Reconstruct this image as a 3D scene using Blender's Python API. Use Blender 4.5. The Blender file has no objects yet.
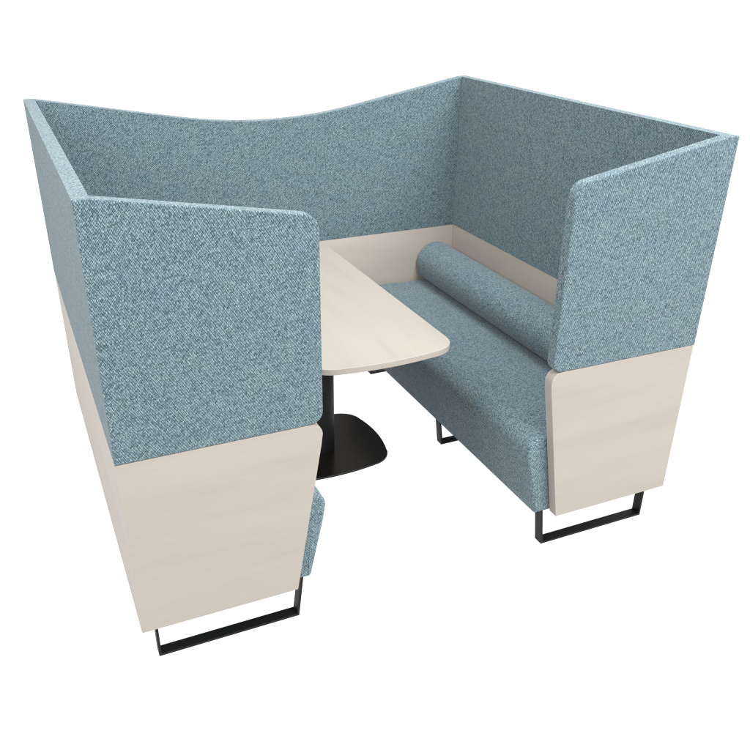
import bpy, bmesh, math
from mathutils import Matrix, Vector

scene = bpy.context.scene
C = scene.collection
cos, sin, pi = math.cos, math.sin, math.pi

# ------------------------------------------------------------------ dimensions (metres)
W, D, H = 0.929, 1.570, 1.361      # half width, depth, height of the booth
T = 0.038                          # thickness of the screens
ZS = 0.6995                        # where fabric screens sit on the wooden base
ZB = 0.143                         # underside of the wooden base
WI = 0.374                         # inner edge of the front wings (|x|)
WB = 0.464                         # the same at the bottom

# ------------------------------------------------------------------ node helpers
def new_mat(name):
    m = bpy.data.materials.new(name)
    m.use_nodes = True
    nt = m.node_tree
    b = nt.nodes['Principled BSDF']
    return m, nt, b

class N:
    def __init__(s, nt): s.nt = nt
    def put(s, sock, v):
        if hasattr(v, 'is_linked') or isinstance(v, bpy.types.NodeSocket):
            s.nt.links.new(v, sock)
        else:
            sock.default_value = v
    def m(s, op, a, b=0.0, c=0.0):
        n = s.nt.nodes.new('ShaderNodeMath'); n.operation = op
        s.put(n.inputs[0], a); s.put(n.inputs[1], b); s.put(n.inputs[2], c)
        return n.outputs[0]
    def xyz(s, x, y, z=0.0):
        n = s.nt.nodes.new('ShaderNodeCombineXYZ')
        s.put(n.inputs[0], x); s.put(n.inputs[1], y); s.put(n.inputs[2], z)
        return n.outputs[0]
    def sep(s, v):
        n = s.nt.nodes.new('ShaderNodeSeparateXYZ'); s.put(n.inputs[0], v)
        return n.outputs[0], n.outputs[1], n.outputs[2]
    def uv(s):
        return s.nt.nodes.new('ShaderNodeTexCoord').outputs['UV']
    def white(s, v):
        n = s.nt.nodes.new('ShaderNodeTexWhiteNoise'); n.noise_dimensions = '3D'
        s.put(n.inputs['Vector'], v); return n.outputs['Value']
    def noise(s, v, scale, detail=2.0, rough=0.5, dist=0.0):
        n = s.nt.nodes.new('ShaderNodeTexNoise')
        s.put(n.inputs['Vector'], v); n.inputs['Scale'].default_value = scale
        n.inputs['Detail'].default_value = detail; n.inputs['Roughness'].default_value = rough
        n.inputs['Distortion'].default_value = dist
        return n.outputs['Fac']
    def ramp(s, f, stops):
        n = s.nt.nodes.new('ShaderNodeValToRGB'); s.put(n.inputs[0], f)
        e = n.color_ramp.elements
        while len(e) < len(stops): e.new(0.5)
        for k, (p, c) in enumerate(stops):
            e[k].position = p; e[k].color = (*c, 1)
        return n.outputs['Color']
    def mix(s, f, a, b, mode='MIX'):
        n = s.nt.nodes.new('ShaderNodeMix'); n.data_type = 'RGBA'; n.blend_type = mode
        s.put(n.inputs[0], f); s.put(n.inputs[6], a); s.put(n.inputs[7], b)
        return n.outputs[2]
    def bump(s, h, strength, dist):
        n = s.nt.nodes.new('ShaderNodeBump'); s.put(n.inputs['Height'], h)
        n.inputs['Strength'].default_value = strength; n.inputs['Distance'].default_value = dist
        return n.outputs['Normal']

def fabric(name, gain=0.64, angle=52.0, yarn=0.0040):
    """melange twill: short yarn floats of many blue greys, stepped along a diagonal"""
    m, nt, b = new_mat(name); g = N(nt)
    u, v, _ = g.sep(g.uv())
    a = math.radians(angle)
    wu = g.m('MULTIPLY', g.m('SUBTRACT', g.noise(g.xyz(u, v), 70.0, 2.0), 0.5), 0.0065)
    p = g.m('ADD', g.m('ADD', g.m('MULTIPLY', u, cos(a)), g.m('MULTIPLY', v, sin(a))), wu)
    q0 = g.m('ADD', g.m('SUBTRACT', g.m('MULTIPLY', v, cos(a)), g.m('MULTIPLY', u, sin(a))), wu)
    q = g.m('DIVIDE', q0, yarn)
    row = g.m('FLOOR', q)
    pp = g.m('ADD', g.m('DIVIDE', p, yarn * 1.55), g.m('MULTIPLY', row, -0.22))
    col = g.m('FLOOR', pp)
    rnd = g.white(g.xyz(col, row, 5.0))
    fp = g.m('SUBTRACT', g.m('FRACT', pp), 0.5)
    fq = g.m('SUBTRACT', g.m('FRACT', q), 0.5)
    hgt = g.m('SUBTRACT', 1.0, g.m('ADD', g.m('MULTIPLY', g.m('MULTIPLY', fp, fp), 1.9),
                                          g.m('MULTIPLY', g.m('MULTIPLY', fq, fq), 2.1)))
    k = gain
    c = g.ramp(rnd, [(0.0, (.086*k, .136*k, .160*k)), (0.10, (.129*k, .193*k, .221*k)),
                     (0.40, (.173*k, .251*k, .283*k)), (0.75, (.207*k, .292*k, .325*k)),
                     (1.0, (.262*k, .349*k, .382*k))])
    hv = g.m('ADD', hgt, g.m('MULTIPLY', g.m('SUBTRACT', g.noise(g.xyz(u, v), 230.0, 2.0, 0.6), 0.52), 1.3))
    c = g.mix(1.0, c, g.ramp(hv, [(0.30, (.17, .19, .21)), (0.60, (.62, .64, .66)), (0.86, (1.02, 1.01, 1.015))]), 'MULTIPLY')
    big = g.noise(g.xyz(u, v), 11.0, 3.0, 0.6)
    c = g.mix(1.0, c, g.ramp(big, [(0.30, (.91, .95, 1.00)), (0.5, (.99, .99, .99)), (0.72, (1.03, 1.03, 1.0))]), 'MULTIPLY')
    nt.links.new(c, b.inputs['Base Color'])
    b.inputs['Roughness'].default_value = 0.92
    b.inputs['Specular IOR Level'].default_value = 0.15
    b.inputs['Sheen Weight'].default_value = 0.12
    b.inputs['Sheen Roughness'].default_value = 0.5
    nt.links.new(g.bump(g.m('ADD', g.m('ADD', hgt, g.m('MULTIPLY', rnd, 0.6)), 0.0), 0.4, 0.0012), b.inputs['Normal'])
    return m

def wood(name, gain=0.625):
    """pale ash laminate, grain along u"""
    m, nt, b = new_mat(name); g = N(nt)
    u, v, _ = g.sep(g.uv())
    band = g.noise(g.xyz(g.m('MULTIPLY', u, 1.6), g.m('MULTIPLY', v, 13.0), 2.0), 1.0, 4.0, 0.55, 0.35)
    fine = g.noise(g.xyz(g.m('MULTIPLY', u, 9.0), g.m('MULTIPLY', v, 260.0)), 1.0, 3.0, 0.6)
    hue = g.noise(g.xyz(g.m('MULTIPLY', u, 1.1), g.m('MULTIPLY', v, 6.0), 9.0), 1.0, 2.0, 0.5)
    k = gain
    c = g.ramp(band, [(0.28, (.352*k, .312*k, 0.272*k)), (0.45, (.397*k, .357*k, 0.313*k)),
                      (0.62, (.416*k, .377*k, 0.333*k)), (0.8, (.428*k, .393*k, 0.350*k))])
    c = g.mix(0.5, c, g.ramp(hue, [(0.35, (.418*k, .366*k, 0.325*k)), (0.65, (.402*k, .376*k, 0.325*k))]))
    c = g.mix(1.0, c, g.ramp(fine, [(0.3, (.965, .96, .955)), (0.6, (1, 1, 1))]), 'MULTIPLY')
    nt.links.new(c, b.inputs['Base Color'])
    b.inputs['Roughness'].default_value = 0.55
    b.inputs['Specular IOR Level'].default_value = 0.25
    nt.links.new(g.bump(fine, 0.08, 0.0004), b.inputs['Normal'])
    return m

def plain(name, rgb, rough, spec=0.4, metal=0.0, scale=220.0, bump=0.05):
    m, nt, b = new_mat(name); g = N(nt)
    tc = nt.nodes.new('ShaderNodeTexCoord').outputs['Object']
    n = g.noise(tc, scale, 2.0)
    c = g.ramp(n, [(0.3, tuple(.88 * x for x in rgb)), (0.7, rgb)])
    nt.links.new(c, b.inputs['Base Color'])
    nt.links.new(g.m('ADD', g.m('MULTIPLY', n, 0.10), rough - 0.05), b.inputs['Roughness'])
    b.inputs['Specular IOR Level'].default_value = spec
    b.inputs['Metallic'].default_value = metal
    nt.links.new(g.bump(n, bump, 0.0005), b.inputs['Normal'])
    return m

FAB = fabric('blue_grey_twill')
WOOD = wood('pale_ash')
WOOD_SIDE_LIT = wood('pale_ash_lit_side_board', 0.69)  # same ash, with light on the side boards put into a brighter colour
WOOD_BACK_LIT = wood('pale_ash_lit_back_board', 0.80)  # same laminate again; interior light painted in as a paler tone
FAB_SEAT_LIT = fabric('blue_grey_twill_lit_seat', 0.715, yarn=0.0038)  # paler twill: light on seats and bolster is painted into the colour
METAL = plain('black_powder_coat', (.0050, .0050, .0052), 0.50, 0.18)
BASE = plain('black_base_coat', (.0068, .0060, .0054), 0.24, 0.26)
UNDER = plain('black_underlining', (.012, .012, .013), 0.9, 0.1)

# ------------------------------------------------------------------ mesh helpers
def link(name, bm, mat, parent=None, smooth=True, bevel=0.0, seg=2):
    bmesh.ops.recalc_face_normals(bm, faces=bm.faces)
    me = bpy.data.meshes.new(name); bm.to_mesh(me); bm.free()
    me.materials.append(mat)
    o = bpy.data.objects.new(name, me); C.objects.link(o)
    for p in me.polygons: p.use_smooth = smooth
    if smooth:      # keep crisp every sharp edge that gets no rounding
        t = bmesh.new(); t.from_mesh(me)
        lay = t.edges.layers.float.get('bevel_weight_edge')
        for e in t.edges:
            if len(e.link_faces) == 2 and e.calc_face_angle(0) > math.radians(28) and not (lay and e[lay] > 0):
                e.smooth = False
        t.to_mesh(me); t.free()
    if bevel:
        md = o.modifiers.new('edge_rounding', 'BEVEL'); md.width = bevel; md.segments = seg
        md.limit_method = 'WEIGHT'; md.harden_normals = True
    if parent: o.parent = parent
    return o

def box_uv(bm, swap=False):
    uvl = bm.loops.layers.uv.verify()
    bm.normal_update()
    for f in bm.faces:
        n = f.normal
        ax = max(range(3), key=lambda i: abs(n[i]))
        for l in f.loops:
            x, y, z = l.vert.co
            uv = (y + 5, z) if ax == 0 else (x, z) if ax == 1 else ((y, x + 3) if swap else (x, y + 3))
            l[uvl].uv = uv

def weights(bm, skip):
    """bevel weight 1 on every real edge, 0 on the mitred ones (skip(v) true for both ends)"""
    lay = bm.edges.layers.float.get('bevel_weight_edge') or bm.edges.layers.float.new('bevel_weight_edge')
    bm.normal_update()
    for e in bm.edges:
        if len(e.link_faces) == 2 and e.calc_face_angle(0) > math.radians(30) and not (skip(e.verts[0]) and skip(e.verts[1])):
            e[lay] = 1.0

def slab(profile, y0, y1):
    """profile in x,z extruded along y"""
    bm = bmesh.new()
    a = [bm.verts.new((x, y0, z)) for x, z in profile]
    b = [bm.verts.new((x, y1, z)) for x, z in profile]
    n = len(a)
    for i in range(n):
        j = (i + 1) % n
        bm.faces.new((a[i], a[j], b[j], b[i]))
    bm.faces.new(a[::-1]); bm.faces.new(b)
    return bm

def plan(poly, z0, z1):
    bm = bmesh.new()
    a = [bm.verts.new((x, y, z0)) for x, y in poly]
    b = [bm.verts.new((x, y, z1)) for x, y in poly]
    n = len(a)
    for i in range(n):
        j = (i + 1) % n
        bm.faces.new((a[i], a[j], b[j], b[i]))
    bm.faces.new(a[::-1]); bm.faces.new(b)
    return bm

def corner(cx, cz, r, a0, a1, n=8):
    return [(cx + r * cos(a0 + (a1 - a0) * k / n), cz + r * sin(a0 + (a1 - a0) * k / n)) for k in range(n + 1)]

def fillet(p0, p1, p2, r, n=8):
    """rounded corner at p1"""
    p0, p1, p2 = Vector(p0), Vector(p1), Vector(p2)
    d0, d2 = (p0 - p1).normalized(), (p2 - p1).normalized()
    half = math.acos(max(-1, min(1, d0.dot(d2)))) / 2
    t = r / math.tan(half)
    c = p1 + (d0 + d2).normalized() * (r / sin(half))
    a, b = p1 + d0 * t - c, p1 + d2 * t - c
    out = []
    ta, tb = math.atan2(a.y, a.x), math.atan2(b.y, b.x)
    dt = (tb - ta + pi) % (2 * pi) - pi
    for k in range(n + 1):
        q = ta + dt * k / n
        out.append((c.x + r * cos(q), c.y + r * sin(q)))
    return out

def rounded_loft(profile, y0, y1, r, steps=5):
    """profile (convex, x/z) swept along y, both ends rounded over by radius r; uv = arc length, y"""
    n = len(profile); P = [Vector(p) for p in profile]
    area = sum(P[i].x * P[(i + 1) % n].y - P[(i + 1) % n].x * P[i].y for i in range(n))
    s = 1 if area > 0 else -1
    nrm = []
    for i in range(n):
        e0 = (P[i] - P[i - 1]).normalized(); e1 = (P[(i + 1) % n] - P[i]).normalized()
        m0 = Vector((e0.y, -e0.x)) * s; m1 = Vector((e1.y, -e1.x)) * s
        b = (m0 + m1).normalized()
        nrm.append(b / max(0.5, b.dot(m0)))
    arc = [0.0]
    for i in range(n): arc.append(arc[-1] + (P[(i + 1) % n] - P[i]).length)
    ring = [(y0 + r * (1 - sin(pi / 2 * k / steps)), r * (1 - cos(pi / 2 * k / steps))) for k in range(steps, -1, -1)]
    ring = ring + [(y0 + y1 - y, d) for y, d in reversed(ring)]
    yy_ = [ring[0][0]]
    for k in range(1, len(ring)):
        yy_.append(yy_[-1] + math.hypot(ring[k][0] - ring[k - 1][0], ring[k][1] - ring[k - 1][1]))
    bm = bmesh.new(); uvl = bm.loops.layers.uv.verify()
    rows = []
    for y, d in ring:
        rows.append([bm.verts.new((P[i].x - nrm[i].x * d, y, P[i].y - nrm[i].y * d)) for i in range(n)])
    for k in range(len(rows) - 1):
        for i in range(n):
            j = (i + 1) % n
            f = bm.faces.new((rows[k][i], rows[k][j], rows[k + 1][j], rows[k + 1][i]))
            for l, (uu, yy) in zip(f.loops, ((arc[i], yy_[k]), (arc[i + 1], yy_[k]),
                                             (arc[i + 1], yy_[k + 1]), (arc[i], yy_[k + 1]))):
                l[uvl].uv = (yy, uu)
    for row in (rows[0], rows[-1]):
        f = bm.faces.new(row)
        for l in f.loops: l[uvl].uv = (l.vert.co.x, l.vert.co.z)
    return bm

def tag(o, label, cat, group=None):
    o['label'] = label; o['category'] = cat
    if group: o['group'] = group

def thing(name, loc, label, cat, group=None):
    o = bpy.data.objects.new(name, None); C.objects.link(o); o.location = loc
    o.empty_display_size = 0.1
    tag(o, label, cat, group); return o

# ------------------------------------------------------------------ the booth
booth = thing('meeting_booth', (0, 0, 0),
              'high-backed two-seat meeting booth in blue-grey fabric and pale wood on black legs', 'booth')

def mitre(bm, y_in, inner_sign):
    """move the outer end of the inner face in by T so the corner is mitred"""
    for v in bm.verts:
        if abs(abs(v.co.x) - W) < 1e-5 and abs(v.co.y - y_in) < 1e-5:
            v.co.x = math.copysign(W - T, v.co.x)

def on_corner(v, y_out, y_in):
    return (abs(abs(v.co.x) - W) < 1e-4 and abs(v.co.y - y_out) < 1e-4) or \
           (abs(abs(v.co.x) - (W - T)) < 1e-4 and abs(v.co.y - y_in) < 1e-4)

EPS = 0.0014   # the timber stands back this far from the fabric face
for s in (-1, 1):
    # fabric side screen
    poly = [(s * W, 0), (s * (W - T), T), (s * (W - T), D - T), (s * W, D)]
    bm = plan(poly, ZS, H)
    box_uv(bm)
    weights(bm, lambda v: on_corner(v, 0, T) or on_corner(v, D, D - T))
    link('side_screen', bm, FAB, booth, bevel=0.0035, seg=3)
    # timber side panel
    poly = [(s * (W - EPS), EPS), (s * (W - T + .0006), T), (s * (W - T + .0006), D - T), (s * (W - EPS), D - EPS)]
    bm = plan(poly, ZB, ZS - 0.0008)
    box_uv(bm)
    link('side_panel', bm, WOOD_SIDE_LIT, booth, smooth=False)
    # fabric front wing
    top_in = H - 0.176 * (W - T - WI)
    prof = [(W, ZS), (W, H), (W - T, H)]
    prof += fillet((W - T, H), (WI, top_in), (WI, ZS), 0.046, 9)
    prof += fillet((WI, H), (WI, ZS), (W, ZS), 0.036, 8)
    prof = [(s * x, z) for x, z in prof]
    bm = slab(prof, 0, T)
    for v in bm.verts:
        if abs(v.co.y - T) < 1e-5 and abs(abs(v.co.x) - W) < 1e-5: v.co.x = s * (W - T)
    bmesh.ops.remove_doubles(bm, verts=bm.verts, dist=1e-6)
    box_uv(bm)
    weights(bm, lambda v: on_corner(v, 0, T))
    link('front_screen', bm, FAB, booth, bevel=0.0045, seg=3)
    # timber front wing, tapering towards the floor
    zt = ZS - 0.0008
    prof = [(W - EPS, ZB), (W - EPS, zt)]
    prof += fillet((W, zt), (WI - .0005, zt), (WI + .004, .62), 0.034, 8)
    prof += [(WI + .006, 0.628), (WB, ZB)]
    prof = [(s * x, z) for x, z in prof]
    bm = slab(prof, EPS, T)
    for v in bm.verts:
        if abs(v.co.y - T) < 1e-5 and abs(abs(v.co.x) - (W - EPS)) < 1e-5: v.co.x = s * (W - T)
    box_uv(bm)
    weights(bm, lambda v: abs(v.co.x) > W - T - .001)
    link('front_panel', bm, WOOD, booth, bevel=0.0016, seg=2)

# fabric back screen, its top dipping to a shallow valley in the middle
def back_top(x):
    ax = abs(x); b = .38; k = .181; z0 = H - k * (W - T)
    if ax > W - T: return H
    return z0 + k * ax if ax > b else z0 + k * (ax * ax + b * b) / (2 * b)
n = 56
xs = [-W] + [-(W - T) + 2 * (W - T) * k / n for k in range(n + 1)] + [W]
bm = slab([(x, back_top(x)) for x in xs] + [(W, ZS), (-W, ZS)], D, D - T)
for v in bm.verts:
    if abs(v.co.y - (D - T)) < 1e-5 and abs(abs(v.co.x) - W) < 1e-5: v.co.x = math.copysign(W - T, v.co.x)
bmesh.ops.remove_doubles(bm, verts=bm.verts, dist=1e-6)
box_uv(bm)
weights(bm, lambda v: on_corner(v, D, D - T))
link('back_screen', bm, FAB, booth, bevel=0.0035, seg=3)
bm = plan([(-(W - EPS), D - EPS), (-(W - T), D - T + .0006), (W - T, D - T + .0006), (W - EPS, D - EPS)], ZB, ZS - 0.0008)
box_uv(bm)
link('back_panel', bm, WOOD_BACK_LIT, booth, smooth=False)

# bench seats
def seat_profile(s):
    p = [(W - T - .001, .141), (.4105, .141), (.404, .148)]
    p += [(.404 - (.404 - .352) * k / 6, .148 + (.380 - .148) * k / 6) for k in range(1, 6)]
    p += corner(.352 + .066, .386, .066, pi - .10, pi / 2, 10)
    for k in range(1, 9):
        f = k / 8
        p.append((.418 + (W - T - .001 - .418) * f, .452 + .004 * sin(pi * f) - .017 * f ** 1.5))
    return [(s * x, z) for x, z in p]
for s in (-1, 1):
    bm = rounded_loft(seat_profile(s), T + .002, D - T - .001, 0.016)
    link('seat', bm, FAB_SEAT_LIT, booth)

# black flat-bar sledge legs, three under each bench
def leg(x0, x1, y, s):
    th, lean = .0075, .017 * .158 / .1405
    prof = [(x0 - lean, .158), (x0, 0), (x1, 0), (x1, .158), (x1 - th, .158), (x1 - th, th), (x0 + th, th), (x0 + th - lean, .158)]
    bm = bmesh.new()
    a = [bm.verts.new((s * x, y, z)) for x, z in prof]
    b = [bm.verts.new((s * x, y + .036, z)) for x, z in prof]
    quads = [(0, 1, 6, 7), (1, 2, 5, 6), (2, 3, 4, 5)]
    for q in quads:
        bm.faces.new([a[i] for i in q]); bm.faces.new([b[i] for i in reversed(q)])
    for i in range(8):
        j = (i + 1) % 8
        bm.faces.new((a[i], a[j], b[j], b[i]))
    box_uv(bm); weights(bm, lambda v: False)
    return bm
for s in (-1, 1):
    for y in (.0425, .7690, 1.4950):
        link('leg', leg(.450, .887, y, s), METAL, booth, bevel=0.001, seg=2)

# ------------------------------------------------------------------ bolster cushions lying at the back of the seats
def bolster_mesh():
    r = .0965
    prof = [(r * cos(2 * pi * k / 72), r * sin(2 * pi * k / 72)) for k in range(72)]
    return rounded_loft(prof, 0, 1.485, 0.010)
bz = .4365 + .0965
b1 = link('bolster_cushion', bolster_mesh(), FAB_SEAT_LIT)
b1.location = (W - T - .098, .045, bz)
tag(b1, 'long round blue-grey bolster lying along the back of the right-hand bench seat', 'bolster')

# ------------------------------------------------------------------ table
TX, TY = -.040, .890
table = thing('pedestal_table', (TX, .95, 0),
              'narrow pale wood table with bowed front edge on a black pedestal inside the booth', 'table')
def bowed(hw, y0, y1, bow, r, sidebow=0.0, m=14):
    """rectangle with bowed ends (and sides) and rounded corners; returns plan polygon"""
    def side(pa, pb, out, b):
        pa, pb, out = Vector(pa), Vector(pb), Vector(out)
        return [tuple(pa.lerp(pb, k / m) + out * b * (1 - (2 * k / m - 1) ** 2)) for k in range(m + 1)]
    front = side((-hw, y0), (hw, y0), (0, -1), bow)
    right = side((hw, y0), (hw, y1), (1, 0), sidebow)
    back = side((hw, y1), (-hw, y1), (0, 1), bow if sidebow else 0)
    left = side((-hw, y1), (-hw, y0), (-1, 0), sidebow)
    sides = [front, right, back, left]
    out = []
    for i, s_ in enumerate(sides):
        nx = sides[(i + 1) % 4]
        # trim by r at both ends, then fillet with the next side
        def trim(pts):
            L = [Vector(p) for p in pts]; res = []
            for p in L:
                if (p - L[0]).length > r * 1.02 and (p - L[-1]).length > r * 1.02: res.append(p)
            a = L[0] + (L[1] - L[0]).normalized() * r; b = L[-1] + (L[-2] - L[-1]).normalized() * r
            return [a] + res + [b]
        t1 = trim(s_); t2 = trim(nx)
        out += [tuple(p) for p in t1[:]]
        c = Vector(s_[-1]); a, b = t1[-1], t2[0]
        for k in range(1, 8):
            f = k / 8
            out.append(tuple(a * (1 - f) ** 2 + c * 2 * f * (1 - f) + b * f ** 2))
    return out
TZ = .702
top = bowed(.252, .302 - .95, 1.500 - .95, .032, .075)
bm = plan(top, TZ - .0205, TZ)
box_uv(bm, swap=True); weights(bm, lambda v: False)
link('tabletop', bm, WOOD, table, bevel=0.0018, seg=2)

def lathe(prof, n=64, z0=0):
    bm = bmesh.new(); rows = []
    for r, z in prof:
        rows.append([bm.verts.new((r * cos(2 * pi * k / n), r * sin(2 * pi * k / n), z)) for k in range(n)])
    for i in range(len(rows) - 1):
        for k in range(n):
            j = (k + 1) % n
            bm.faces.new((rows[i][k], rows[i][j], rows[i + 1][j], rows[i + 1][k]))
    bm.faces.new(rows[0][::-1]); bm.faces.new(rows[-1])
    return bm
link('column', lathe([(.0690, .0085), (.0700, .0095), (.0700, .6730), (.0690, .6740)]), METAL, table)
# steel spider plate carrying the top
bm = plan(bowed(.15, -.32, .22, .0, .02), .6743, .6810); weights(bm, lambda v: False)
link('mounting_plate', bm, METAL, table, bevel=.001)
bm = plan(bowed(.235, -.200, .215, .032, .055, .040), 0.0005, .0085); weights(bm, lambda v: False)
link('foot_plate', bm, BASE, table, bevel=0.0015)

# ------------------------------------------------------------------ the white surface the booth stands on
m, nt, b = new_mat('white_glow_floor'); g = N(nt)
tc = nt.nodes.new('ShaderNodeTexCoord').outputs['Object']
c = g.ramp(g.noise(tc, 40.0, 2.0), [(0.3, (.147, .147, .147)), (0.7, (.15, .15, .15))])
nt.links.new(c, b.inputs['Base Color']); b.inputs['Roughness'].default_value = 1.0
b.inputs['Specular IOR Level'].default_value = 0.0
b.inputs['Emission Color'].default_value = (1, 1, 1, 1)      # added glow, no lamp: keeps the floor white and shadowless
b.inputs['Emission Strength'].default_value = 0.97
bm = bmesh.new()
R = 60.0
bm.faces.new([bm.verts.new((R * cos(2 * pi * k / 48), R * sin(2 * pi * k / 48), 0)) for k in range(48)])
fl = link('floor', bm, m, smooth=False); fl['kind'] = 'structure'
fl.location.z = -0.0005

# ------------------------------------------------------------------ light
w = bpy.data.worlds.new('World'); scene.world = w; w.use_nodes = True
bg = w.node_tree.nodes['Background']; bg.inputs[0].default_value = (1, 1, 1, 1); bg.inputs[1].default_value = 1.1

def area(name, loc, target, size, power, color=(1, 1, 1)):
    l = bpy.data.lights.new(name, 'AREA'); l.shape = 'RECTANGLE'; l.size, l.size_y = size
    l.energy = power; l.color = color
    o = bpy.data.objects.new(name, l); C.objects.link(o); o.location = loc
    o.rotation_euler = (Vector(target) - Vector(loc)).to_track_quat('-Z', 'Y').to_euler()
    return o
area('overhead_softbox', (0.9, .0, 4.6), (0, .8, 0), (3.5, 3.5), 250)
area('left_fill', (-4.4, -.5, 4.3), (0.6, .7, .7), (3.0, 3.0), 320)  # unseen fill lamp, added to brighten the left-facing surfaces
area('front_softbox', (1.6, -4.6, 4.6), (0.2, .6, .6), (4.0, 3.5), 710)

# ------------------------------------------------------------------ camera
F, PX, PY = 812.6762, 353.3753, 396.5593
yaw, pitch, roll = 0.405658, -0.489601, 0.001111
fwd = Vector((sin(yaw) * cos(pitch), cos(yaw) * cos(pitch), sin(pitch)))
right = Vector((cos(yaw), -sin(yaw), 0)); up = right.cross(fwd)
r2 = cos(roll) * right + sin(roll) * up
u2 = -sin(roll) * right + cos(roll) * up
cam = bpy.data.cameras.new('camera'); co = bpy.data.objects.new('camera', cam); C.objects.link(co)
M = Matrix((r2, u2, -fwd)).transposed().to_4x4()
M.translation = Vector((-1.05477, -1.79105, 1.80044))
co.matrix_world = M
cam.sensor_width = 36; cam.lens = 36 * F / 750
cam.shift_x = (375 - PX) / 750; cam.shift_y = (PY - 375) / 750
cam.clip_start = .05; cam.clip_end = 500
scene.camera = co

scene.render.engine = 'CYCLES'
scene.view_settings.view_transform = 'Standard'; scene.view_settings.look = 'None'
scene.view_settings.exposure = 0; scene.view_settings.gamma = 1
scene.cycles.use_denoising = True
scene.cycles.denoiser = 'OPENIMAGEDENOISE'
scene.cycles.denoising_prefilter = 'NONE'      # keep the weave: no smoothing of the guide passes
scene.cycles.use_adaptive_sampling = False
scene.cycles.max_bounces = 8
scene.cycles.filter_width = 1.2
